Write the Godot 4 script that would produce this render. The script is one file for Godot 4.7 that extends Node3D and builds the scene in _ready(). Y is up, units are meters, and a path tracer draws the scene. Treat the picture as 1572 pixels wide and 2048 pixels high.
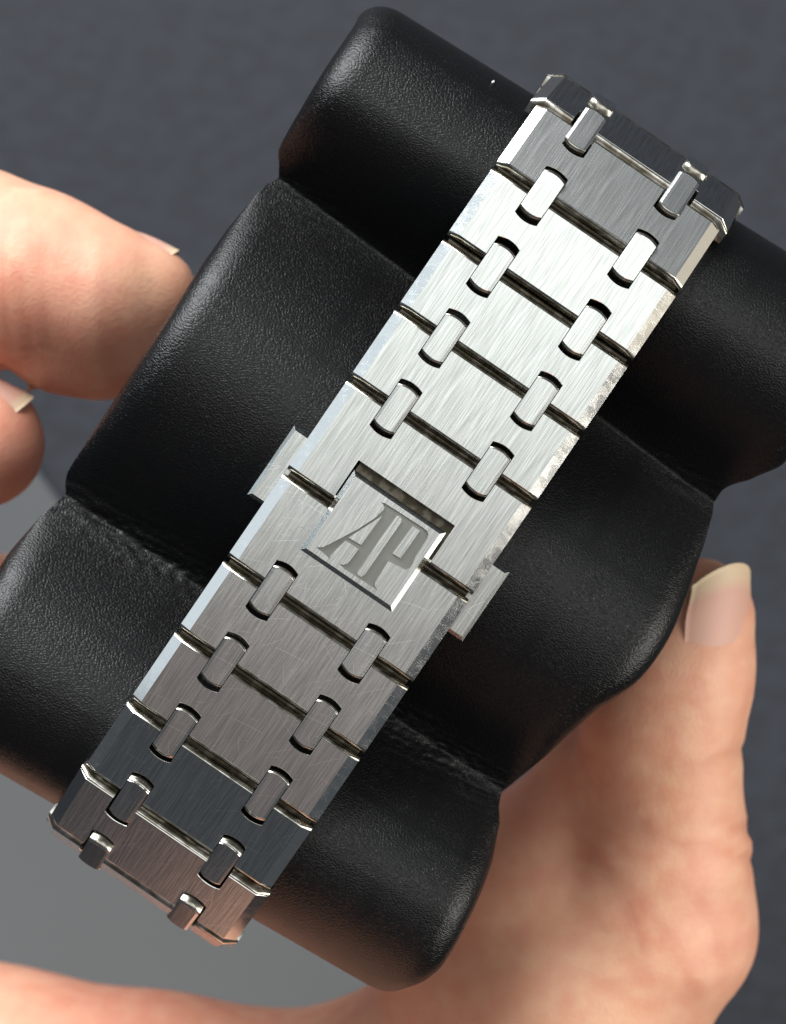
extends Node3D
# A steel watch bracelet closed round a black leather cushion that a hand holds above a slate tabletop.
# Lengths in the builders are millimetres (MM turns them into metres).
const MM := 0.001
const S := 0.0444            # millimetres per photo pixel in the plane of the bracelet
const EYE := 170.0           # camera height above that plane
const PLANE := 0.130         # height of that plane above the table, metres

var M := {}

# ------------------------------------------------------------------ small helpers
func spot(px: float, py: float, h := 0.0) -> Vector3:      # a place seen at (px, py), h mm above the bracelet plane; mm, centred under the camera
	var k := S * (EYE - h) / EYE
	return Vector3((px - 786.0) * k, h, (py - 1024.0) * k)

func frame(dx: float, dz: float) -> Basis:                 # x along (dx, dz), y up
	var d := Vector3(dx, 0, dz).normalized()
	return Basis(d, Vector3.UP, d.cross(Vector3.UP))

func thing(called: String, label: String, category: String, t: Transform3D) -> Node3D:
	var o := Node3D.new()
	o.name = called
	o.transform = t
	add_child(o, true)
	o.set_meta("label", label)
	o.set_meta("category", category)
	return o

func part(called: String, mesh: Mesh, mats: Array, parent: Node3D, t := Transform3D()) -> MeshInstance3D:
	var o := MeshInstance3D.new()
	o.name = called
	o.mesh = mesh
	o.transform = t
	for i in mini(mats.size(), mesh.get_surface_count()):
		o.set_surface_override_material(i, mats[i])
	parent.add_child(o, true)
	return o

func noise(kind: int, freq: float, octaves: int, sd: int) -> FastNoiseLite:
	var n := FastNoiseLite.new()
	n.noise_type = kind as FastNoiseLite.NoiseType
	n.frequency = freq
	n.fractal_octaves = octaves
	n.seed = sd
	if octaves <= 1:
		n.fractal_type = FastNoiseLite.FRACTAL_NONE
	return n

func noise_image(n: FastNoiseLite, w: int, h: int) -> Image:
	return n.get_seamless_image(w, h, false, false, 0.12, true)

# quads and triangles that face away from «inside»
class Shape:
	var st := SurfaceTool.new()
	func _init() -> void:
		st.begin(Mesh.PRIMITIVE_TRIANGLES)
	func v(p: Vector3, uv: Vector2, k: float) -> void:
		st.set_uv(uv)
		st.set_uv2(uv)
		st.add_vertex(p * k)
	func tri(a: Vector3, b: Vector3, c: Vector3, out: Vector3, group := -1, ua := Vector2.INF, ub := Vector2.INF, uc := Vector2.INF) -> void:
		if ua == Vector2.INF:
			ua = Vector2(a.x, a.z); ub = Vector2(b.x, b.z); uc = Vector2(c.x, c.z)
		st.set_smooth_group(group)
		var n := (b - a).cross(c - a)
		if n.length_squared() < 1e-14:
			return
		if n.dot(out) > 0.0:       # clockwise seen from outside
			v(a, ua, 0.001); v(c, uc, 0.001); v(b, ub, 0.001)
		else:
			v(a, ua, 0.001); v(b, ub, 0.001); v(c, uc, 0.001)
	func quad(a: Vector3, b: Vector3, c: Vector3, d: Vector3, out: Vector3, group := -1) -> void:
		tri(a, b, c, out, group)
		tri(a, c, d, out, group)
	func done(into: ArrayMesh) -> ArrayMesh:
		st.generate_normals()
		st.generate_tangents()
		return st.commit(into)

# ------------------------------------------------------------------ materials
func line_on(im: Image, x0: float, y0: float, x1: float, y1: float, value: float, strength: float) -> void:
	var w := im.get_width()
	var h := im.get_height()
	var n := int(maxf(absf(x1 - x0), absf(y1 - y0))) + 1
	for i in n:
		var f := float(i) / n
		var x := posmod(int(lerpf(x0, x1, f)), w)
		var y := posmod(int(lerpf(y0, y1, f)), h)
		var c := im.get_pixel(x, y).r
		c = lerpf(c, value, strength * minf(1.0, 4.0 * minf(f + 0.05, 1.05 - f)))
		im.set_pixel(x, y, Color(c, c, c))

func streaks(w: int, h: int, sd: int) -> Image:            # brushed lines that run along v
	var a := noise_image(noise(FastNoiseLite.TYPE_VALUE_CUBIC, 0.17, 3, sd), w, h)
	a.convert(Image.FORMAT_RGB8)
	return a

func skin_lines() -> FastNoiseLite:
	var n := noise(FastNoiseLite.TYPE_SIMPLEX, 0.05, 3, 5)
	n.fractal_type = FastNoiseLite.FRACTAL_RIDGED
	return n

func make_materials() -> void:
	var rng := RandomNumberGenerator.new()
	rng.seed = 11
	# brushed steel: u is 10 mm a repeat across the lines, v is 220 mm along them
	var lines := streaks(512, 512, 3)
	var tone := lines.duplicate() as Image
	for y in 512:
		for x in 512:
			var s := clampf((tone.get_pixel(x, y).r - 0.5) * 1.5 + 0.5, 0.0, 1.0)
			var g := 0.80 + 0.20 * s
			tone.set_pixel(x, y, Color(g, g, g))
	var tone_tex := ImageTexture.create_from_image(tone)
	var line_tex := ImageTexture.create_from_image(lines)
	# fine scratches laid over it, drawn on a 20 x 20 mm sheet
	var marks := Image.create(1024, 1024, false, Image.FORMAT_RGB8)
	marks.fill(Color(0.5, 0.5, 0.5))
	for i in 150:
		var x := rng.randf() * 1024.0
		var y := rng.randf() * 1024.0
		var a := rng.randf() * TAU if i % 3 else 2.4 + rng.randf() * 0.5
		var l := 20.0 + 130.0 * pow(rng.randf(), 2.0)
		line_on(marks, x, y, x + cos(a) * l, y + sin(a) * l, 0.0 if i % 2 else 1.0, 0.25 + 0.6 * rng.randf())
	var mark_tex := ImageTexture.create_from_image(marks)
	M.mark_tex = mark_tex
	var steel := StandardMaterial3D.new()
	steel.albedo_color = Color(0.83, 0.838, 0.828)
	steel.metallic = 1.0
	steel.metallic_specular = 0.5
	steel.roughness = 0.24
	steel.albedo_texture = tone_tex
	steel.uv1_scale = Vector3(1.0 / 7.0, 1.0 / 170.0, 1)
	steel.anisotropy_enabled = true
	steel.anisotropy = 0.8
	steel.heightmap_enabled = true
	steel.heightmap_texture = line_tex
	steel.heightmap_scale = 0.00035
	var hair := Image.create(1024, 1024, false, Image.FORMAT_RGBA8)
	hair.fill(Color(1, 1, 1, 0))
	for i in 420:
		var x := rng.randf() * 1024.0
		var y := rng.randf() * 1024.0
		var a := rng.randfn(2.5, 0.35) if i % 3 else rng.randf() * TAU
		var l := 14.0 + 130.0 * pow(rng.randf(), 2.5)
		var tint := Color(1, 1, 0.98) if rng.randf() < 0.7 else Color(0.3, 0.3, 0.3)
		var strong := 0.3 + 0.7 * rng.randf()
		var bow := rng.randf_range(-0.12, 0.12)
		for k in int(l):
			var f := k / l
			tint.a = strong * minf(1.0, 5.0 * minf(f + 0.02, 1.0 - f))
			hair.set_pixel(posmod(int(x), 1024), posmod(int(y), 1024), tint)
			x += cos(a + bow * (f - 0.5) * 4.0)
			y += sin(a + bow * (f - 0.5) * 4.0)
	steel.detail_enabled = true
	steel.detail_albedo = ImageTexture.create_from_image(hair)
	steel.detail_uv_layer = BaseMaterial3D.DETAIL_UV_2
	steel.uv2_scale = Vector3(1.0 / 26.0, 1.0 / 26.0, 1)
	M.steel = steel
	for k in 17:
		var m := steel.duplicate() as StandardMaterial3D
		m.uv1_offset = Vector3(rng.randf(), rng.randf(), 0)
		m.detail_enabled = k >= 9 and k < 14
		m.uv2_offset = Vector3(rng.randf(), rng.randf(), 0)
		M["steel_%d" % k] = m
	# polished bevels with their hairline scratches
	var pol := StandardMaterial3D.new()
	pol.albedo_color = Color(0.85, 0.845, 0.83)
	pol.metallic = 1.0
	var worn := noise_image(noise(FastNoiseLite.TYPE_SIMPLEX, 0.012, 3, 17), 512, 512)
	worn.convert(Image.FORMAT_RGB8)
	for y in 512:
		for x in 512:
			var s := clampf((worn.get_pixel(x, y).r - 0.5) * 9.0 + 0.5, 0.0, 1.0)
			var g := lerpf(0.11, 0.15, s)
			worn.set_pixel(x, y, Color(g, g, g))
	for i in 260:
		var x := rng.randf() * 512.0
		var y := rng.randf() * 512.0
		var a := rng.randf() * TAU
		var l := 6.0 + 40.0 * rng.randf()
		line_on(worn, x, y, x + cos(a) * l, y + sin(a) * l, 0.42, 0.8)
	pol.roughness = 1.0
	pol.roughness_texture = ImageTexture.create_from_image(worn)
	pol.roughness_texture_channel = BaseMaterial3D.TEXTURE_CHANNEL_RED
	pol.heightmap_enabled = true
	pol.heightmap_texture = mark_tex
	pol.heightmap_scale = 0.00018
	pol.uv1_triplanar = true
	pol.uv1_scale = Vector3.ONE * 90.0
	M.polished = pol
	# the rolled hinge edges, mottled and a little warm
	var mottle := noise_image(noise(FastNoiseLite.TYPE_SIMPLEX, 0.03, 4, 8), 256, 256)
	mottle.convert(Image.FORMAT_RGB8)
	for y in 256:
		for x in 256:
			var s := clampf((mottle.get_pixel(x, y).r - 0.38) * 3.0, 0.0, 1.0)
			mottle.set_pixel(x, y, Color(0.56, 0.54, 0.49).lerp(Color(0.80, 0.79, 0.76), s))
	var hinge := StandardMaterial3D.new()
	hinge.albedo_texture = ImageTexture.create_from_image(mottle)
	hinge.metallic = 1.0
	hinge.roughness = 0.24
	hinge.uv1_triplanar = true
	hinge.uv1_scale = Vector3.ONE * 70.0
	M.hinge = hinge
	var dark_hinge := hinge.duplicate() as StandardMaterial3D  # darker, rougher copy of hinge for the pins and slot floor
	dark_hinge.albedo_color = Color(0.46, 0.445, 0.42)
	dark_hinge.roughness = 0.4
	M.dark_hinge = dark_hinge
	var badge := steel.duplicate() as StandardMaterial3D
	badge.uv1_triplanar = true
	badge.detail_enabled = false
	badge.anisotropy_enabled = false
	badge.roughness = 0.27
	badge.uv1_scale = Vector3(1.0 / 7.0, 1.0 / 7.0, 1.0 / 170.0)
	M.badge = badge
	var badge_side := StandardMaterial3D.new()
	badge_side.albedo_color = Color(0.78, 0.785, 0.78)
	badge_side.metallic = 1.0
	badge_side.roughness = 0.2
	M.badge_side = badge_side
	var etched := StandardMaterial3D.new()
	etched.albedo_color = Color(0.53, 0.53, 0.51)
	etched.metallic = 1.0
	etched.roughness = 0.42
	M.etched = etched
	# leather
	var g1 := noise(FastNoiseLite.TYPE_SIMPLEX, 0.042, 2, 21)
	g1.fractal_type = FastNoiseLite.FRACTAL_RIDGED
	g1.domain_warp_enabled = true
	g1.domain_warp_amplitude = 12.0
	g1.domain_warp_frequency = 0.03
	var grain := noise_image(g1, 1024, 1024)
	grain.convert(Image.FORMAT_RGB8)
	var leather := StandardMaterial3D.new()
	leather.albedo_color = Color(0.026, 0.026, 0.029)
	leather.roughness = 0.355
	leather.metallic_specular = 0.41
	leather.heightmap_enabled = true
	leather.heightmap_texture = ImageTexture.create_from_image(grain)
	leather.heightmap_scale = 0.0037
	leather.uv1_scale = Vector3(1.0 / 30.0, 1.0 / 18.0, 1)
	M.leather = leather
	# skin
	var pores := noise_image(skin_lines(), 512, 512)
	pores.convert(Image.FORMAT_RGB8)
	var blotch := noise_image(noise(FastNoiseLite.TYPE_SIMPLEX, 0.012, 4, 9), 512, 512)
	blotch.convert(Image.FORMAT_RGB8)
	for y in 512:
		for x in 512:
			var s := blotch.get_pixel(x, y).r
			blotch.set_pixel(x, y, Color(0.968, 0.895, 0.875).lerp(Color(1.0, 1.0, 0.985), clampf((s - 0.2) * 1.7, 0, 1)))
	var skin := StandardMaterial3D.new()
	skin.albedo_texture = ImageTexture.create_from_image(blotch)
	skin.vertex_color_use_as_albedo = true
	skin.roughness = 0.5
	skin.metallic_specular = 0.4
	skin.subsurf_scatter_enabled = true
	skin.subsurf_scatter_strength = 0.1
	skin.heightmap_enabled = true
	skin.heightmap_texture = ImageTexture.create_from_image(pores)
	skin.heightmap_scale = 0.0035
	skin.uv1_triplanar = true
	skin.uv1_scale = Vector3(32, 32, 32)
	M.skin = skin
	var nail := StandardMaterial3D.new()
	nail.vertex_color_use_as_albedo = true
	nail.roughness = 0.55
	nail.metallic_specular = 0.5
	M.nail = nail
	# tabletop
	var felt := noise_image(noise(FastNoiseLite.TYPE_SIMPLEX, 0.025, 5, 31), 512, 512)
	felt.convert(Image.FORMAT_RGB8)
	for y in 512:
		for x in 512:
			var s := clampf((felt.get_pixel(x, y).r - 0.25) * 2.0, 0.0, 1.0)
			felt.set_pixel(x, y, Color(0.060, 0.080, 0.118).lerp(Color(0.096, 0.118, 0.155), s))
	var table := StandardMaterial3D.new()
	table.albedo_texture = ImageTexture.create_from_image(felt)
	table.roughness = 0.75
	table.uv1_triplanar = true
	table.uv1_scale = Vector3(11, 11, 18)
	M.table = table
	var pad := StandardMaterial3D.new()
	pad.albedo_color = Color(0.275, 0.287, 0.297)  # lighter than the tabletop, brighter light put into the colour
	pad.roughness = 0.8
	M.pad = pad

# ------------------------------------------------------------------ plates made of columns along u
# a column: u0, u1, a (z where the top begins, at u0 and u1), b (z where it ends), drop (how far the top is lowered at u0, u1), ra / rb: rolled edge there
func rim(z: float, way: float, rolled: bool, drop: float, thick: float, reach: float, low: float) -> Array:
	var out := []
	var c := 0.04
	if rolled:
		for i in 7:
			var f := i * PI / 12.0
			out.append(Vector2(z + way * reach * sin(f), -c - (low - c) * (1.0 - cos(f))))
		out.append(Vector2(z + way * reach * 0.6, -thick))
	else:
		for i in 7:
			out.append(Vector2(z + way * 0.012 * i / 6.0, -c - (low - c) * i / 6.0))
		out.append(Vector2(z + way * 0.012, -thick))
	out.push_front(Vector2(z - way * c, 0.0))
	for i in out.size():
		var y: float = out[i].y
		if y > -low:
			out[i].y = -drop + y * (low - drop) / low
	return out

func profile(col: Dictionary, at_end: bool, thick: float, reach: float, low: float) -> Array:
	var k := 1 if at_end else 0
	var a := rim(col.a[k], -1.0, col.ra, col.drop[k], thick, reach, low)
	a.reverse()
	return a + rim(col.b[k], 1.0, col.rb, col.drop[k], thick, reach, low)

func plate(cols: Array, thick: float, reach := 0.37, low := 1.15) -> ArrayMesh:
	var top := Shape.new()
	var bev := Shape.new()
	var edge := Shape.new()
	var last := []
	for ci in cols.size():
		var col: Dictionary = cols[ci]
		var p := profile(col, false, thick, reach, low)
		var q := profile(col, true, thick, reach, low)
		var u0: float = col.u0
		var u1: float = col.u1
		var n := p.size()
		var slope := absf(col.drop[0] - col.drop[1]) > 0.1
		for i in n:
			var j := (i + 1) % n
			var a := Vector3(u0, p[i].y, p[i].x)
			var b := Vector3(u0, p[j].y, p[j].x)
			var c := Vector3(u1, q[j].y, q[j].x)
			var d := Vector3(u1, q[i].y, q[i].x)
			var mid: Vector2 = (p[i] + p[j]) * 0.5
			var out := Vector3(0, 1, 0)
			var into := top
			var group := -1
			if i == n / 2 - 1:
				out = Vector3(0, 1, 0)
				into = bev if slope else top
			elif i == n - 1:
				out = Vector3(0, -1, 0)
				into = edge
			else:
				var way := -1.0 if i < n / 2 else 1.0
				out = Vector3(0, 0.35, way)
				var micro := i == n / 2 - 2 or i == n / 2
				into = bev if micro else edge
				if not micro and (col.ra if way < 0.0 else col.rb):
					group = 1 if way < 0.0 else 2
			into.quad(a, b, c, d, out, group)
		# side walls wherever the outline steps
		if ci == 0 or last != p:
			side(bev, p, u0, -1.0)
			if ci > 0:
				side(bev, last, u0, 1.0)
		last = q
		if ci == cols.size() - 1:
			side(bev, q, u1, 1.0)
	var m := ArrayMesh.new()
	top.done(m)
	bev.done(m)
	edge.done(m)
	return m

func side(s: Shape, p: Array, u: float, way: float) -> void:
	var n := p.size()
	var mid := Vector2.ZERO
	for v in p:
		mid += v / n
	for i in n:
		var j := (i + 1) % n
		s.tri(Vector3(u, mid.y, mid.x), Vector3(u, p[i].y, p[i].x), Vector3(u, p[j].y, p[j].x), Vector3(way, 0, 0))

func column(u0: float, u1: float, a: Array, b: Array, ra: bool, rb: bool, drop := [0.0, 0.0]) -> Dictionary:
	return {"u0": u0, "u1": u1, "a": a, "b": b, "ra": ra, "rb": rb, "drop": drop}

const HALF := 10.0           # half the width of the bracelet
const STUD_AT := 4.95        # studs sit this far each side of its middle
const STUD := 1.1            # half the width of a stud
const BEVEL := 1.02

func notch_arc(f: float) -> float:     # how much deeper a notch is at f of its width
	return 0.26 * (1.0 - pow(2.0 * f - 1.0, 2.0))

# a wide link from z = -la to lb, notched for studs at the ends that ask for it; a slot cut into its lower end if wanted
func wide_link(la: float, lb: float, na: bool, nb: bool, w := HALF, slot := []) -> ArrayMesh:
	var half := STUD + 0.07
	var deep := 1.9
	var stops := [-w, -w + BEVEL]
	for s in [-STUD_AT, STUD_AT]:
		for i in 9:
			stops.append(s - half + 2.0 * half * i / 8.0)
	if slot:
		stops.append(slot[0]); stops.append(slot[1])
	stops.append(w - BEVEL); stops.append(w)
	stops.sort()
	var cols := []
	for i in stops.size() - 1:
		var u0: float = stops[i]
		var u1: float = stops[i + 1]
		if u1 - u0 < 0.001:
			continue
		var mid := (u0 + u1) * 0.5
		var a := [-la, -la]
		var b := [lb, lb]
		var ra := true
		var rb := true
		for s in [-STUD_AT, STUD_AT]:
			if absf(mid - s) < half:
				var e0: float = deep + notch_arc((u0 - s + half) / (2 * half))
				var e1: float = deep + notch_arc((u1 - s + half) / (2 * half))
				if na:
					a = [-la + e0, -la + e1]
					ra = false
				if nb:
					b = [lb - e0, lb - e1]
					rb = false
		if slot and mid > slot[0] and mid < slot[1]:
			b = [slot[2], slot[2]]
			rb = false
		var drop := [0.0, 0.0]
		if i == 0:
			drop = [0.78, 0.0]
		elif i == stops.size() - 2:
			drop = [0.0, 0.78]
		cols.append(column(u0, u1, a, b, ra, rb, drop))
	return plate(cols, 2.1)

func stud_mesh() -> ArrayMesh:
	var cols := []
	var n := 8
	for i in n:
		var f0 := float(i) / n
		var f1 := float(i + 1) / n
		var l0 := 1.84 + notch_arc(f0) * 0.95
		var l1 := 1.84 + notch_arc(f1) * 0.95
		var d := [0.0, 0.0]
		if i == 0:
			d = [0.05, 0.0]
		elif i == n - 1:
			d = [0.0, 0.05]
		cols.append(column(-STUD + 2.0 * STUD * f0, -STUD + 2.0 * STUD * f1, [-l0, -l1], [l0, l1], true, true, d))
	return plate(cols, 1.8, 0.34, 0.85)

func block(x0: float, x1: float, z0: float, z1: float, y0: float, y1: float, inset: float, chamfer: float) -> ArrayMesh:
	var s := Shape.new()
	var low := []
	var mid := []
	var high := []
	for c in [[x0, z0, 1, 1], [x1, z0, -1, 1], [x1, z1, -1, -1], [x0, z1, 1, -1]]:
		low.append(Vector3(c[0], y0, c[1]))
		mid.append(Vector3(c[0], y1 - chamfer, c[1]))
		high.append(Vector3(c[0] + c[2] * inset, y1, c[1] + c[3] * inset))
	var centre := Vector3((x0 + x1) / 2, (y0 + y1) / 2, (z0 + z1) / 2)
	for i in 4:
		var j := (i + 1) % 4
		var out: Vector3 = (low[i] + low[j]) / 2 - centre
		out.y = 0
		s.quad(low[i], low[j], mid[j], mid[i], out)
		s.quad(mid[i], mid[j], high[j], high[i], out + Vector3.UP * 0.1)
	s.quad(high[0], high[1], high[2], high[3], Vector3.UP)
	s.quad(low[0], low[1], low[2], low[3], Vector3.DOWN)
	return s.done(ArrayMesh.new())

func rod(length: float, r: float) -> CylinderMesh:
	var c := CylinderMesh.new()
	c.top_radius = r * MM
	c.bottom_radius = r * MM
	c.height = length * MM
	c.radial_segments = 16
	c.rings = 1
	return c

# ------------------------------------------------------------------ the bracelet
func bracelet() -> void:
	var root := thing("watch_bracelet", "brushed steel watch bracelet of notched links and studs closed around the black cushion", "watch bracelet",
		Transform3D(frame(0.826, 0.564), Vector3(0, PLANE, 0)))
	var pitch := 7.68
	# joints: (z, y) of the gaps between links, mm, from the middle outwards
	var z_of := func(t: float) -> float: return (t - 402.5) * S
	var flat := []
	for t in [-292, -113, 58, 228, 456, 669, 842, 1015]:
		flat.append(Vector2(z_of.call(t), 0.0))
	flat[0].y = -0.22
	flat[7].y = -0.33
	flat[6].y = -0.08
	var up := [flat[0]]
	for a in [14.7, 54.0, 84.0, 100.0, 116.0]:
		up.append(up[-1] + Vector2(-cos(deg_to_rad(a)), -sin(deg_to_rad(a))) * pitch)
	var down := [flat[7]]
	for a in [9.0, 29.5, 72.0, 94.0, 112.0]:
		down.append(down[-1] + Vector2(cos(deg_to_rad(a)), -sin(deg_to_rad(a))) * pitch)
	up.reverse()
	down.pop_front()
	var joints: Array = up + flat.slice(1) + down
	var half := (pitch - 1.2) / 2
	var common := wide_link(half, half, true, true)
	var first_half := wide_link(5.063 - 0.6, 5.063 - 0.6, true, false, HALF, [-5.12, 5.25, 0.62])
	var second_half := wide_link(4.73 - 0.6, 4.73 - 0.6, false, true)
	var studs := stud_mesh()
	var pin := rod(19.2, 0.34)
	# which way a stud leans, from its upper link (0) to its lower one (1)
	var lean := {3: 0.9, 4: 0.95, 11: 0.1, 12: 0.7, 13: 0.45}
	for i in joints.size() - 1:
		var p: Vector2 = joints[i]
		var q: Vector2 = joints[i + 1]
		var mid := (p + q) / 2
		var tilt := atan2(-(q.y - p.y), q.x - p.x)
		var t := Transform3D(Basis(Vector3.RIGHT, tilt), Vector3(0, mid.y, mid.x) * MM)
		var mesh := common
		if i == 8:
			mesh = first_half
		elif i == 9:
			mesh = second_half
		if i < 5:
			t.basis = t.basis * Basis.from_scale(Vector3(1.0 + 0.035 * (5 - i), 1, 1)) if i < 4 else t.basis
		elif i > 12:
			t.basis = t.basis * Basis.from_scale(Vector3(1.0 + 0.025 * (i - 12), 1, 1))
		part("clasp_cover" if i == 8 or i == 9 else "link", mesh, [M["steel_%d" % i], M.polished, M.hinge], root, t)
		# pin and studs in the gap below this link
		if i == joints.size() - 2:
			continue
		var r: Vector2 = joints[i + 2]
		var tilt2 := atan2(-(r.y - q.y), r.x - q.x)
		var ts := lerpf(tilt, tilt2, lean.get(i, 0.5))
		var down_ := Vector2(-sin(ts), -cos(ts))
		part("hinge_pin", pin, [M.dark_hinge], root, Transform3D(Basis(Vector3.BACK, PI / 2), Vector3(0, q.y + down_.y * 1.35, q.x + down_.x * 1.35) * MM))
		if i == 8:
			continue
		for s in [-1, 1]:
			part("stud", studs, [M["steel_%d" % (i if s < 0 else i + 1)], M.polished, M.hinge], root,
				Transform3D(Basis(Vector3.RIGHT, ts), Vector3(s * STUD_AT * (1.0 if i > 3 else 1.0 + 0.03 * (4 - i)), q.y + 0.03, q.x) * MM))
	# the clasp under the two covers: a cross plate whose ends show on both sides
	for s in [-1.0, 1.0]:
		var w := block(minf(s * 8.6, s * 11.75), maxf(s * 8.6, s * 11.75), -1.46, 6.1, -3.9, -2.35, 0.34, 0.34)
		part("clasp_wing", w, [M.badge_plain], root)
	for z in [1.75, 3.0]:
		part("clasp_bar", block(-8.9, 8.9, z - 0.16, z + 0.16, -1.6, -0.95, 0.04, 0.05), [M.polished], root)
	part("slot_floor", block(-4.9, 5.4, -2.6, 2.3, -1.9, -1.1, 0.02, 0.02), [M.dark_hinge], root)
	badge(root)

func badge(root: Node3D) -> void:                          # the raised plate with its engraved monogram; built in mm
	var b := CSGCombiner3D.new()
	b.name = "clasp_badge"
	b.transform = Transform3D(Basis().scaled(Vector3.ONE * MM), Vector3.ZERO)
	var body := CSGMesh3D.new()
	body.name = "plate"
	var m := block(-4.93, 4.93, -1.15, 7.38, -1.2, 1.0, 0.42, 0.75)
	var st := SurfaceTool.new()
	st.append_from(m, 0, Transform3D(Basis().scaled(Vector3.ONE * 1000.0), Vector3.ZERO))
	var whole := st.commit_to_arrays()
	var pos: PackedVector3Array = whole[Mesh.ARRAY_VERTEX]
	var idx := PackedInt32Array(range(pos.size()))
	if whole[Mesh.ARRAY_INDEX] != null:
		idx = whole[Mesh.ARRAY_INDEX]
	var faces := [SurfaceTool.new(), SurfaceTool.new()]
	for f in faces:
		f.begin(Mesh.PRIMITIVE_TRIANGLES)
		f.set_smooth_group(-1)
	for i in range(0, idx.size(), 3):
		var n := (pos[idx[i + 2]] - pos[idx[i]]).cross(pos[idx[i + 1]] - pos[idx[i]]).normalized()
		for k in 3:
			faces[0 if n.y > 0.9 else 1].add_vertex(pos[idx[i + k]])
	var both := ArrayMesh.new()
	for f in faces:
		f.generate_normals()
		f.commit(both)
	both.surface_set_material(0, M.badge)
	both.surface_set_material(1, M.badge_side)
	body.mesh = both
	b.add_child(body)
	# outlines traced in the photograph's own pixels, four and a half times enlarged
	var outer := [820, 425, 850, 432, 900, 462, 1000, 527, 1100, 592, 1195, 652, 1232, 685, 1243, 715, 1232, 750, 1130, 905, 1092, 990, 1070, 1020, 1038, 1030, 882, 952, 770, 1132, 762, 1160, 768, 1185, 785, 1212, 700, 1158, 600, 1094, 500, 1028, 445, 978, 480, 986, 515, 975, 545, 945, 617, 845, 500, 768, 395, 868, 362, 902, 358, 930, 300, 880, 238, 830, 300, 826, 350, 803, 600, 672, 770, 562, 842, 492, 848, 470, 840, 450]
	var inner := [[830, 545, 640, 808, 525, 742], [958, 545, 985, 552, 1003, 578, 998, 604, 668, 1080, 640, 1095, 610, 1075, 606, 1050], [1103, 637, 1166, 682, 992, 928, 922, 884]]
	carve(b, outer, CSGShape3D.OPERATION_SUBTRACTION, 0.62, 2.0, M.etched)
	for p in inner:
		carve(b, p, CSGShape3D.OPERATION_UNION, 0.4, 0.99, M.badge)
	root.add_child(b)

func carve(b: CSGCombiner3D, flat: Array, op: int, y0: float, y1: float, m: Material) -> void:
	var f := frame(0.826, 0.564)
	var pts := PackedVector2Array()
	for i in range(0, flat.size(), 2):
		var v := spot(580.0 + flat[i] / 4.491, 910.0 + flat[i + 1] / 4.491, 0.6)
		pts.append(Vector2(v.dot(f.x), v.dot(f.z)))
	var c := CSGPolygon3D.new()
	c.name = "letter"
	c.polygon = pts
	c.depth = y1 - y0
	c.operation = op as CSGShape3D.Operation
	c.material = m
	c.transform = Transform3D(Basis(Vector3.RIGHT, PI / 2), Vector3(0, y0, 0))   # polygon y runs along z, depth goes up
	b.add_child(c)

# ------------------------------------------------------------------ the cushion
func curve(table: Array, x: float) -> float:
	var n := table.size() / 2
	if x <= table[0]:
		return table[1]
	for i in n - 1:
		if x <= table[2 * i + 2]:
			var x0: float = table[2 * i]
			var x1: float = table[2 * i + 2]
			var p0: float = table[maxi(2 * i - 2, 0) + 1]
			var p1: float = table[2 * i + 1]
			var p2: float = table[2 * i + 3]
			var p3: float = table[mini(2 * i + 4, 2 * n - 2) + 1]
			return cubic_interpolate(p1, p2, p0, p3, (x - x0) / (x1 - x0))
	return table[2 * n - 1]

const LEFT_END := [-430, 626, -250, 617, -110, 619, -40, 630, 1, 655, 45, 644, 90, 634, 150, 622, 231, 614, 564, 608, 730, 612, 779, 628, 830, 613, 943, 590, 1330, 588]
const RIGHT_END := [-430, 1850, -150, 1850, -38, 1826, 26, 1781, 65, 1748, 94, 1747, 183, 1773, 293, 1805, 390, 1819, 490, 1810, 579, 1771, 704, 1731, 822, 1692, 875, 1719, 960, 1754, 1055, 1772, 1194, 1778, 1250, 1764, 1300, 1728]

func section(x: float) -> PackedVector2Array:              # (z, y) round the cushion at x, from the upper edge over the three humps and back beneath
	var f := (x + 26.0) / 51.0
	var z0 := lerpf(-41.0, -41.0, f)
	var g1 := lerpf(-21.2, -16.8, f)
	var g2 := lerpf(15.0, 17.0, f)
	var z3 := lerpf(41.4, 39.6, f)
	var top := -2.75
	var out := PackedVector2Array()
	var r0 := 10.5
	for i in 24:
		var a := i * PI / 2 / 24.0
		out.append(Vector2(z0 + r0 * (1.0 - cos(a)), -14.5 + (14.5 + top) * sin(a)))
	for k in [[z0 + r0, g1, 0.0, 1.0, 56], [g1, g2, -1.0, 1.0, 150], [g2, z3 - r0, -1.0, 0.0, 60]]:
		var n: int = k[4]
		for i in n:
			var w: float = lerpf(k[2], k[3], float(i) / n)
			var z: float = lerpf(k[0], k[1], float(i) / n)
			var fall := 11.0 * pow(absf(w), 2.0)
			var soft := -log(exp(-0.5 * fall) + exp(-0.5 * 9.6)) / 0.5
			var creased := creases(x, z, minf(absf(z - g2), 9.0), minf(absf(z - g1), 9.0))
			out.append(Vector2(z, top - soft + creased))
	for i in 25:
		var a := PI / 2 + i * PI / 2 / 24.0
		out.append(Vector2(z3 - r0 * (1.0 - sin(a)) if false else z3 - r0 - r0 * cos(a), -14.5 + (14.5 + top) * sin(a)))
	for i in 12:
		var a := (i + 1) * PI / 2 / 12.0
		out.append(Vector2(z3 - 9.0 * (1.0 - cos(a)), -14.5 - 14.0 * sin(a)))
	for i in 90:
		out.append(Vector2(lerpf(z3 - 9.0, z0 + 9.0, (i + 1) / 91.0), -28.5))
	for i in 12:
		var a := PI / 2 - i * PI / 2 / 12.0
		out.append(Vector2(z0 + 9.0 * (1.0 - cos(a)), -14.5 - 14.0 * sin(a)))
	return out

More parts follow.
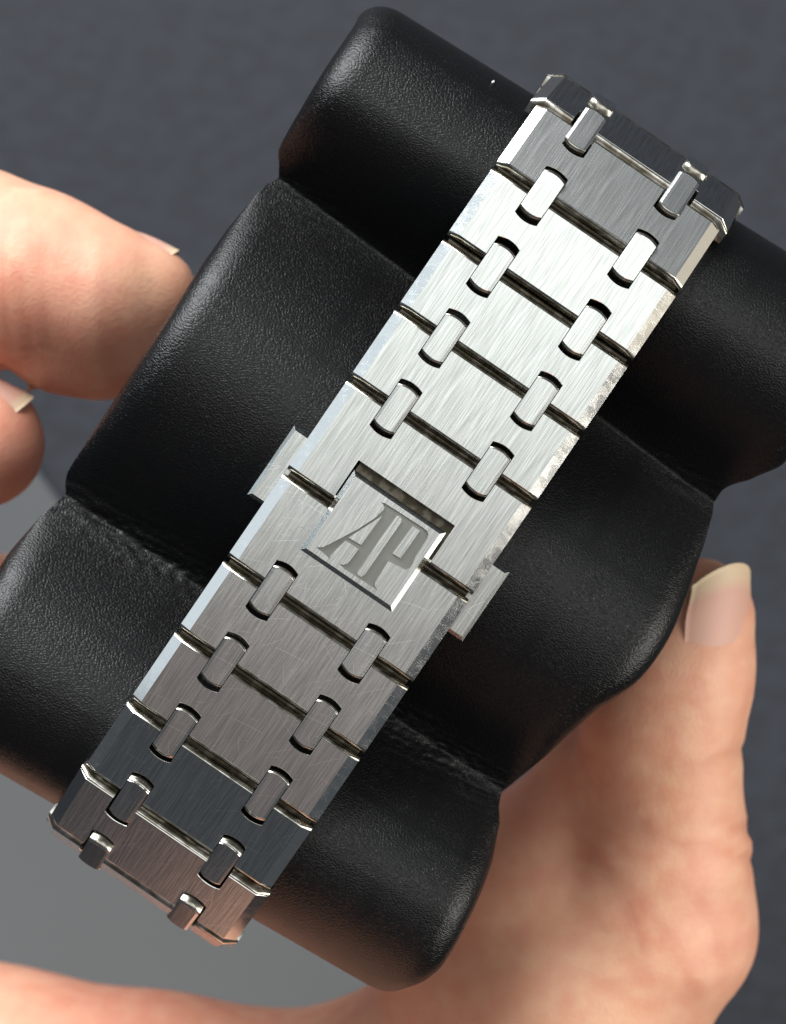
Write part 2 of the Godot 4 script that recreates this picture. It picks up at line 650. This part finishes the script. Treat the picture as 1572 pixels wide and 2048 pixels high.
var fold := FastNoiseLite.new()
func creases(x: float, z: float, d2: float, d1: float) -> float:
	var side_ := smoothstep(7.0, 13.0, absf(x))
	var near := exp(-d2 * d2 / 5.0) * side_ + 0.5 * exp(-d1 * d1 / 3.0) * smoothstep(15.0, 21.0, absf(x))
	if near < 0.02:
		return 0.0
	var n := fold.get_noise_2d(x * 2.0, z * 42.0 + x * 5.0)
	return near * (0.19 * (1.0 - absf(n) * 2.2))

func cushion() -> void:
	fold.noise_type = FastNoiseLite.TYPE_SIMPLEX
	fold.frequency = 0.03
	fold.seed = 4
	var root := thing("watch_cushion", "black grained leather watch cushion with three padded humps held inside the bracelet", "watch cushion",
		Transform3D(frame(0.85, 0.527), Vector3(0, PLANE, 0)))
	var n := section(0).size()
	var r := 3.2
	var stations := []
	for i in 9:
		stations.append([-1, i / 8.0])
	for i in 180:
		stations.append([0, (i + 1) / 181.0])
	for i in 9:
		stations.append([1, 1.0 - i / 8.0])
	var rows := []
	for s in stations:
		var row := PackedVector3Array()
		var guess := 0.0
		if s[0] < 0:
			guess = -26.0 + r * (1.0 - cos(s[1] * PI / 2))
		elif s[0] > 0:
			guess = 25.0 - r * (1.0 - cos(s[1] * PI / 2))
		else:
			guess = lerpf(-26.0 + r, 25.0 - r, s[1])
		var sec := section(guess)
		for i in n:
			var p := sec[i]
			var d := (sec[(i + 6) % n] - sec[(i + n - 6) % n]).normalized()
			var normal := Vector2(-d.y, d.x)      # points out of the section
			if normal.dot(p - Vector2(0, -15)) < 0.0 and (absf(p.y) > 14.0):
				normal = -normal
			if normal.y < 0.0 and p.y > -13.0:
				normal = -normal
			var xl := end_x(0, p.y, p.x)
			var xr := end_x(1, p.y, p.x)
			if s[0] == 0:
				row.append(Vector3(lerpf(xl + r, xr - r, s[1]), p.y, p.x))
			else:
				var a: float = s[1] * PI / 2
				var in_: float = r * (1.0 - sin(a))
				var keep := 0.8
				if i > 24 and i < 290:
					normal = Vector2(0, 1)
					keep = 0.8 * smoothstep(-11.2, -4.0, p.y)
				p -= normal * in_ * keep
				row.append(Vector3(xl + r * (1.0 - cos(a)) if s[0] < 0 else xr - r * (1.0 - cos(a)), p.y, p.x))
		rows.append(row)
	root_mesh(root, rows, n)

func end_x(e: int, y: float, z: float) -> float:           # where the cushion ends at that height and place
	var k := (EYE - y) / EYE
	var tc := z / (S * k) + 456.2
	var under := 0.5 * maxf(0.0, -y - 11.0)
	if e == 0:
		return (curve(LEFT_END, tc) - 1207.7) * S * k + under
	return (curve(RIGHT_END, tc) - 1207.7) * S * k - under

func root_mesh(root: Node3D, rows: Array, n: int) -> void:
	var verts := PackedVector3Array()
	var uvs := PackedVector2Array()
	var index := PackedInt32Array()
	var base := section(0.0)
	for row in rows:
		var run := 0.0
		for i in n + 1:
			var p: Vector3 = row[i % n]
			if i:
				run += base[i % n].distance_to(base[i - 1])
			verts.append(p * MM)
			uvs.append(Vector2(p.x, run))
	for j in rows.size() - 1:
		for i in n:
			var a := j * (n + 1) + i
			var b := a + n + 1
			index.append_array([a, a + 1, b, b, a + 1, b + 1])
	part("leather_sleeve", surface(verts, uvs, index), [M.leather], root)
	# the end panels, softly domed
	for e in 2:
		var ring: PackedVector3Array = rows[0] if e == 0 else rows[-1]
		var way := -1.0 if e == 0 else 1.0
		verts = PackedVector3Array()
		uvs = PackedVector2Array()
		index = PackedInt32Array()
		var steps := 14
		for j in steps + 1:
			var f := float(j) / steps
			for i in n + 1:
				var p: Vector3 = ring[i % n]
				p.y = lerpf(p.y, -15.0, f)
				p.x = lerpf(ring[i % n].x, end_x(e, p.y, p.z) - way * 3.5, minf(f * 5.0, 1.0))
				verts.append(p * MM)
				uvs.append(Vector2(p.z, p.y))
		for j in steps:
			for i in n:
				var a := j * (n + 1) + i
				var b := a + n + 1
				if e == 0:
					index.append_array([a, b, a + 1, b, b + 1, a + 1])
				else:
					index.append_array([a, a + 1, b, b, a + 1, b + 1])
		part("end_panel", surface(verts, uvs, index), [M.leather], root)

func surface(verts: PackedVector3Array, uvs: PackedVector2Array, index: PackedInt32Array, colors := PackedColorArray()) -> ArrayMesh:
	var normals := PackedVector3Array()
	normals.resize(verts.size())
	for i in range(0, index.size(), 3):
		var a := verts[index[i]]
		var nn := (verts[index[i + 2]] - a).cross(verts[index[i + 1]] - a) * 1e6
		for k in 3:
			normals[index[i + k]] += nn
	for i in normals.size():
		normals[i] = normals[i].normalized()
	var arrays := []
	arrays.resize(Mesh.ARRAY_MAX)
	arrays[Mesh.ARRAY_VERTEX] = verts
	arrays[Mesh.ARRAY_NORMAL] = normals
	arrays[Mesh.ARRAY_TEX_UV] = uvs
	arrays[Mesh.ARRAY_INDEX] = index
	if colors.size():
		arrays[Mesh.ARRAY_COLOR] = colors
	var m := ArrayMesh.new()
	m.add_surface_from_arrays(Mesh.PRIMITIVE_TRIANGLES, arrays)
	return m

# ------------------------------------------------------------------ the hand: tapered capsules joined softly, meshed as surface nets
const CELL := 1.0
func hand() -> void:
	var bones := []     # [from, to, radius, radius]
	var chain := func(list: Array) -> void:
		for i in list.size() - 1:
			var a: Array = list[i]
			var b: Array = list[i + 1]
			bones.append([spot(a[0], a[1], a[2]), spot(b[0], b[1], b[2]), a[3], b[3]])
	# thumb, from its tip past the ball of the thumb to the wrist
	chain.call([[1392, 1228, -27, 5.9], [1352, 1330, -28, 7.7], [1325, 1440, -29, 7.8], [1330, 1550, -30, 7.3], [1325, 1700, -32, 8.8], [1300, 1840, -35, 10.8], [1130, 2010, -40, 15.0], [930, 2230, -48, 17.0], [640, 2400, -49, 19.0], [380, 2780, -28, 22.0], [230, 3250, -12, 24.0], [-20, 3950, 10, 27.0]])
	chain.call([[1210, 1560, -36, 7.0], [1130, 1760, -40, 11.0], [1010, 1960, -44, 14.0]])
	chain.call([[1300, 1840, -37, 10.0], [1060, 1800, -42, 11.0]])
	# palm and its outer edge, low along the bottom of the picture
	chain.call([[-250, 2080, -52, 12.0], [20, 2175, -52, 13.0], [300, 2255, -52, 15.0], [640, 2320, -51, 16.0], [930, 2260, -50, 18.0]])
	chain.call([[-420, 1200, -58, 9.0], [150, 1280, -60, 9.0], [700, 1620, -58, 10.0], [1050, 1900, -50, 11.0]])
	chain.call([[-250, 2080, -54, 11.0], [-420, 1500, -58, 10.0], [-420, 1050, -52, 9.0]])
	# index and middle finger curling in from the left
	chain.call([[298, 590, -25.5, 4.9], [200, 592, -25, 7.2], [70, 556, -26, 8.5], [-60, 520, -29, 9.2], [-330, 560, -40, 9.6], [-420, 1050, -54, 10.0]])
	chain.call([[262, 680, -27, 5.2], [200, 700, -27.5, 4.6], [130, 690, -27, 5.0]])
	chain.call([[-40, 888, -27, 6.6], [-140, 860, -28, 7.4], [-380, 850, -38, 8.6], [-440, 1250, -56, 9.5]])
	var lo := Vector3(-88, -84, -40)
	var hi := Vector3(48, 74, 128)
	var nx := int((hi.x - lo.x) / CELL) + 1
	var ny := int((hi.y - lo.y) / CELL) + 1
	var nz := int((hi.z - lo.z) / CELL) + 1
	var acc := PackedFloat32Array()
	acc.resize(nx * ny * nz)
	var sharp := 1.1
	for b in bones:
		var p: Vector3 = b[0]
		var q: Vector3 = b[1]
		var ra: float = b[2]
		var rb: float = b[3]
		var reach := maxf(ra, rb) + 4.0
		var mn := (p.min(q) - Vector3.ONE * reach - lo) / CELL
		var mx := (p.max(q) + Vector3.ONE * reach - lo) / CELL
		var d := q - p
		var dd := maxf(d.length_squared(), 1e-6)
		for iz in range(maxi(0, int(mn.z)), mini(nz, int(mx.z) + 1)):
			for iy in range(maxi(0, int(mn.y)), mini(ny, int(mx.y) + 1)):
				var row := (iz * ny + iy) * nx
				for ix in range(maxi(0, int(mn.x)), mini(nx, int(mx.x) + 1)):
					var v := lo + Vector3(ix, iy, iz) * CELL - p
					var f := clampf(v.dot(d) / dd, 0.0, 1.0)
					var dist := (v - d * f).length() - lerpf(ra, rb, f)
					if dist < 6.0:
						acc[row + ix] += exp(-sharp * dist)
	# inside where acc > 1
	var field := PackedFloat32Array()
	field.resize(acc.size())
	for i in acc.size():
		field[i] = 6.0 if acc[i] < 0.0014 else -log(acc[i]) / sharp
	var vert_of := {}
	var verts := PackedVector3Array()
	var normals := PackedVector3Array()
	var sy := nx
	var sz := nx * ny
	var offs := [0, 1, sy, sy + 1, sz, sz + 1, sz + sy, sz + sy + 1]
	for iz in nz - 1:
		for iy in ny - 1:
			var row := iz * sz + iy * sy
			for ix in nx - 1:
				var c := row + ix
				var f0 := field[c]
				if f0 > 2.5 or f0 < -2.5:
					continue
				var inside := 0
				for o in offs:
					if field[c + o] < 0.0:
						inside += 1
				if inside == 0 or inside == 8:
					continue
				var sum := Vector3.ZERO
				var cnt := 0
				for e in [[0, 1], [2, 3], [4, 5], [6, 7], [0, 2], [1, 3], [4, 6], [5, 7], [0, 4], [1, 5], [2, 6], [3, 7]]:
					var fa := field[c + offs[e[0]]]
					var fb := field[c + offs[e[1]]]
					if (fa < 0.0) != (fb < 0.0):
						var k := fa / (fa - fb)
						var pa := Vector3(e[0] & 1, (e[0] >> 1) & 1, e[0] >> 2)
						var pb := Vector3(e[1] & 1, (e[1] >> 1) & 1, e[1] >> 2)
						sum += pa.lerp(pb, k)
						cnt += 1
				var g := Vector3(
					field[c + 1] + field[c + 1 + sy] + field[c + 1 + sz] + field[c + 1 + sy + sz] - field[c] - field[c + sy] - field[c + sz] - field[c + sy + sz],
					field[c + sy] + field[c + sy + 1] + field[c + sy + sz] + field[c + sy + sz + 1] - field[c] - field[c + 1] - field[c + sz] - field[c + sz + 1],
					field[c + sz] + field[c + sz + 1] + field[c + sz + sy] + field[c + sz + sy + 1] - field[c] - field[c + 1] - field[c + sy] - field[c + sy + 1])
				vert_of[c] = verts.size()
				verts.append(lo + (Vector3(ix, iy, iz) + sum / cnt) * CELL)
				normals.append(g.normalized())
	var index := PackedInt32Array()
	for c in vert_of:
		var ins := field[c] < 0.0
		for ax in [[1, sy, sz], [sy, sz, 1], [sz, 1, sy]]:
			if (field[c + ax[0]] < 0.0) == ins:
				continue
			var a = vert_of.get(c)
			var b = vert_of.get(c - ax[1])
			var d = vert_of.get(c - ax[1] - ax[2])
			var e = vert_of.get(c - ax[2])
			if a == null or b == null or d == null or e == null:
				continue
			if ins:
				index.append_array([a, d, b, a, e, d])
			else:
				index.append_array([a, b, d, a, d, e])
	# folds of the skin: shallow lines pressed in
	var folds := []
	for f in [[1475, 1500, 1420, 1530, 1330, 1525], [1490, 1660, 1420, 1640, 1340, 1650], [1495, 1720, 1430, 1690, 1360, 1690, 1290, 1650], [1230, 1760, 1330, 1860, 1400, 1990],
			[1180, 1700, 1250, 1790, 1290, 1900], [1400, 1800, 1440, 1850, 1440, 1920], [85, 470, 70, 560, 95, 690], [60, 470, 40, 560, 60, 700], [10, 430, -5, 540, 10, 690]]:
		for i in range(0, f.size() - 2, 2):
			folds.append([Vector2(f[i], f[i + 1]), Vector2(f[i + 2], f[i + 3])])
	var colors := PackedColorArray()
	var rosy := [[60, 720, 240, 0.6], [1060, 1620, 130, 0.5], [1440, 1860, 150, 0.25], [300, 560, 90, -0.4], [1380, 1150, 110, 0.3], [20, 960, 120, 0.6], [1180, 1950, 200, -0.4], [1330, 1640, 150, -0.3], [200, 2010, 200, 0.45], [400, 2060, 200, 0.3]]
	for i in verts.size():
		var v := verts[i]
		var k := S * (EYE - v.y) / EYE
		var at := Vector2(v.x / k + 786.0, v.z / k + 1024.0)
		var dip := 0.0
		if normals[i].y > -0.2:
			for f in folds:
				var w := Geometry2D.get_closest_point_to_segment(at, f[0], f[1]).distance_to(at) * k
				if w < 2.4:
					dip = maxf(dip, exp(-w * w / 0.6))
			v -= normals[i] * dip * 0.7
		verts[i] = v * MM
		var red := 0.0
		for r in rosy:
			var w: float = at.distance_to(Vector2(r[0], r[1])) / r[2]
			red += r[3] * exp(-w * w)
		var c := Color(0.675, 0.38, 0.265)
		c = c.lerp(Color(0.62, 0.275, 0.195), clampf(red, 0.0, 1.0))
		c = c.lerp(Color(0.69, 0.415, 0.27), clampf(-red, 0.0, 1.0))
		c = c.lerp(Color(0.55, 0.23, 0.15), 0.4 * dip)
		colors.append(c)
	var arrays := []
	arrays.resize(Mesh.ARRAY_MAX)
	arrays[Mesh.ARRAY_VERTEX] = verts
	arrays[Mesh.ARRAY_NORMAL] = normals
	arrays[Mesh.ARRAY_COLOR] = colors
	arrays[Mesh.ARRAY_INDEX] = index
	var m := ArrayMesh.new()
	m.add_surface_from_arrays(Mesh.PRIMITIVE_TRIANGLES, arrays)
	var o := MeshInstance3D.new()
	o.name = "hand"
	o.mesh = m
	o.material_override = M.skin
	o.position = Vector3(0, PLANE, 0)
	add_child(o, true)
	o.set_meta("label", "bare hand under the cushion, thumb along its right end, two fingertips at left")
	o.set_meta("category", "hand")
	# nails: [base, tip, outward normal, width]
	fingernail(o, spot(1446, 1455, -22.7), spot(1480, 1126, -21.9), Vector3(0.66, 0.74, 0.10), 11.6, 0.30)
	fingernail(o, spot(196, 448, -25.0), spot(358, 501, -25.0), Vector3(0.26, 0.20, -0.94), 8.8, 0.38)
	fingernail(o, spot(-100, 738, -25.0), spot(66, 796, -25.5), Vector3(0.24, 0.30, -0.92), 9.0, 0.36)

func fingernail(hand_: Node3D, base: Vector3, tip: Vector3, normal: Vector3, width: float, bend: float) -> void:
	var along := (tip - base).normalized()
	normal = (normal - along * normal.dot(along)).normalized()
	var across := along.cross(normal).normalized()
	var length := base.distance_to(tip)
	var verts := PackedVector3Array()
	var uvs := PackedVector2Array()
	var colors := PackedColorArray()
	var index := PackedInt32Array()
	var nu := 24
	var nv := 20
	for layer in 2:
		for i in nu + 1:
			var a := float(i) / nu
			for j in nv + 1:
				var b := float(j) / nv * 2.0 - 1.0
				var w := width * 0.5 * (0.86 + 0.14 * minf(1.0, a * 3.0)) * (1.0 - 0.12 * smoothstep(0.7, 1.0, a))
				var l := a
				l -= 0.16 * b * b * a                       # rounded free edge
				l += 0.10 * b * b * (1.0 - a)               # rounded root
				var ang := b * bend * 3.0
				var rad := w / (bend * 3.0)
				var p := base + along * length * l + across * rad * sin(ang) + normal * (rad * (cos(ang) - 1.0) + 0.5 * sin(a * PI) - layer * 0.2)
				verts.append(p * MM)
				uvs.append(Vector2(a, b))
				var free := smoothstep(0.83, 0.93, l + 0.14 * b * b)
				var c := Color(0.55, 0.31, 0.24).lerp(Color(0.58, 0.37, 0.29), 1.0 - smoothstep(0.0, 0.25, l))
				colors.append(c.lerp(Color(0.56, 0.42, 0.28), free))
	var size := (nu + 1) * (nv + 1)
	for layer in 2:
		for i in nu:
			for j in nv:
				var a := layer * size + i * (nv + 1) + j
				var b := a + nv + 1
				if layer == 0:
					index.append_array([a, b, a + 1, b, b + 1, a + 1])
				else:
					index.append_array([a, a + 1, b, b, a + 1, b + 1])
	for i in nv:                                            # the free edge and the root are closed
		for e in [0, nu]:
			var a: int = e * (nv + 1) + i
			index.append_array([a, a + 1, a + size, a + 1, a + size + 1, a + size])
	for i in nu:
		for e in [0, nv]:
			var a: int = i * (nv + 1) + e
			index.append_array([a, a + nv + 1, a + size, a + nv + 1, a + size + nv + 1, a + size])
	part("fingernail", surface(verts, uvs, index, colors), [M.nail], hand_)

# ------------------------------------------------------------------ camera, light, scene
func panel(at: Vector3, towards: Vector3, size: Vector2, radiance: float, color: Color) -> void:
	var l := AreaLight3D.new()
	l.name = "unseen_area_light"  # all out of view; the added panels are no windows
	l.area_size = size
	l.light_energy = radiance * size.x * size.y / PI
	l.light_color = color
	l.shadow_enabled = true
	l.area_range = 10.0
	l.area_attenuation = 2.0
	add_child(l, true)
	l.look_at_from_position(at, towards, Vector3.FORWARD if absf((towards - at).normalized().z) < 0.9 else Vector3.UP)

func _ready() -> void:
	var cam := Camera3D.new()
	cam.name = "camera"
	var lens := CameraAttributesPhysical.new()
	lens.frustum_focal_length = 12.0 / (1024.0 * S / EYE)
	lens.frustum_near = 0.02
	lens.frustum_far = 20.0
	lens.frustum_focus_distance = EYE * MM + 0.0005
	lens.exposure_aperture = 18.0
	cam.attributes = lens
	add_child(cam)
	cam.transform = Transform3D(Basis(Vector3.RIGHT, Vector3.FORWARD, Vector3.UP), Vector3(0, PLANE + EYE * MM, 0))
	cam.fov = rad_to_deg(2.0 * atan(1024.0 * S / EYE))
	print("fov ", cam.fov, " lens ", lens.frustum_focal_length)
	var we := WorldEnvironment.new()
	we.name = "environment"
	var e := Environment.new()
	e.background_mode = Environment.BG_COLOR
	e.background_color = Color(0.078, 0.088, 0.10).linear_to_srgb()
	e.tonemap_mode = Environment.TONE_MAPPER_LINEAR
	e.tonemap_exposure = 1.0
	e.sdfgi_enabled = true
	e.ssao_enabled = true
	e.ssil_enabled = true
	we.environment = e
	add_child(we)
	# light: a bright ceiling overhead towards the far side, a window at the upper left, added panels: a faint warm one for the viewer's hands, a fill from the right
	var f := frame(0.826, 0.564)
	var o := Vector3(0, PLANE, 0)
	panel(o + f * Vector3(0.0, 0.80, -0.25), o + f * Vector3(0, 0, -0.25), Vector2(0.7, 0.42), 1.75, Color(0.985, 1.0, 0.985))
	panel(o + f * Vector3(0.0, 0.80, 0.125), o + f * Vector3(0, 0, 0.125), Vector2(0.5, 0.32), 0.24, Color(1.0, 0.87, 0.82))  # added panel in place of the viewer's hands, tints the lower links
	panel(o + f * Vector3(-0.85, 0.55, -0.55), o, Vector2(0.9, 0.9), 14.0, Color(0.99, 0.995, 1.0))
	panel(o + f * Vector3(-1.1, 0.25, -0.05), o, Vector2(1.6, 0.6), 1.0, Color(0.90, 0.96, 1.0))
	panel(o + f * Vector3(1.1, 0.25, -0.5), o, Vector2(0.8, 0.6), 0.7, Color(1.0, 0.95, 0.86))
	panel(o + f * Vector3(0.85, 0.6, -0.25), o, Vector2(0.7, 0.7), 7.5, Color(1.0, 0.985, 0.95))  # added fill from the right, brightens the palm
	var added_spot := SpotLight3D.new()
	added_spot.name = "added_spot_light"  # added spot without any fitting, brightens the lower left
	added_spot.light_energy = 0.16
	added_spot.light_size = 0.03
	added_spot.light_color = Color(1.0, 0.97, 0.93)
	added_spot.spot_angle = 17.0
	added_spot.spot_angle_attenuation = 1.0
	added_spot.spot_range = 4.0
	added_spot.shadow_enabled = true
	add_child(added_spot)
	added_spot.look_at_from_position(Vector3(-0.17, 0.26, 0.30), Vector3(-0.055, 0.0, 0.085), Vector3.UP)
	make_materials()
	var plain := M.steel.duplicate() as StandardMaterial3D
	plain.uv1_scale = Vector3(1.0 / 7.0, 1.0 / 170.0, 1)
	M.badge_plain = plain
	# setting
	var table := MeshInstance3D.new()
	table.name = "tabletop"
	var pm := PlaneMesh.new()
	pm.size = Vector2(4, 4)
	table.mesh = pm
	table.material_override = M.table
	table.set_meta("kind", "structure")
	add_child(table)
	# an added grey pad in place of brighter light on the tabletop, reaching out of the picture at the lower left
	var pad := thing("added_pad", "added grey pad on the slate tabletop in place of brighter light at its lower left", "added pad", Transform3D(frame(0.584, 0.811), Vector3(-0.0545, 0, -0.005)))
	part("added_pad_sheet", block(-60, 260, 0, 260, 0.0, 1.6, 0.5, 0.5), [M.pad], pad)
	cushion()
	bracelet()
	hand()
	speck(Vector3(spot(990, 147).x, 0, spot(990, 147).z), 0.27, "white lint speck on the upper hump of the black cushion, left of the bracelet end")

func speck(at: Vector3, size: float, label: String) -> void:
	var g := frame(0.85, 0.527)
	var p := at * Basis(g)                                   # into the cushion's axes
	var best := -100.0
	var sec := section(p.x)
	for q in sec:
		if absf(q.x - p.z * 1.02) < 0.5 and q.y > best:
			best = q.y
	var ball := SphereMesh.new()
	ball.radius = size * 0.5 * MM
	ball.height = size * 0.7 * MM
	ball.radial_segments = 7
	ball.rings = 4
	var m := StandardMaterial3D.new()
	m.albedo_color = Color(0.86, 0.86, 0.84)
	m.roughness = 0.9
	var o := MeshInstance3D.new()
	o.name = "lint_speck"
	o.mesh = ball
	o.material_override = m
	o.transform = Transform3D(Basis(Vector3(0.3, 1, 0.2).normalized(), 0.7) * Basis.from_scale(Vector3(1.3, 0.8, 0.8)), Vector3(at.x, best, at.z) * MM * Vector3(1.02, 1, 1.02) + Vector3(0, PLANE, 0))
	o.set_meta("label", label)
	o.set_meta("category", "lint")
	add_child(o)
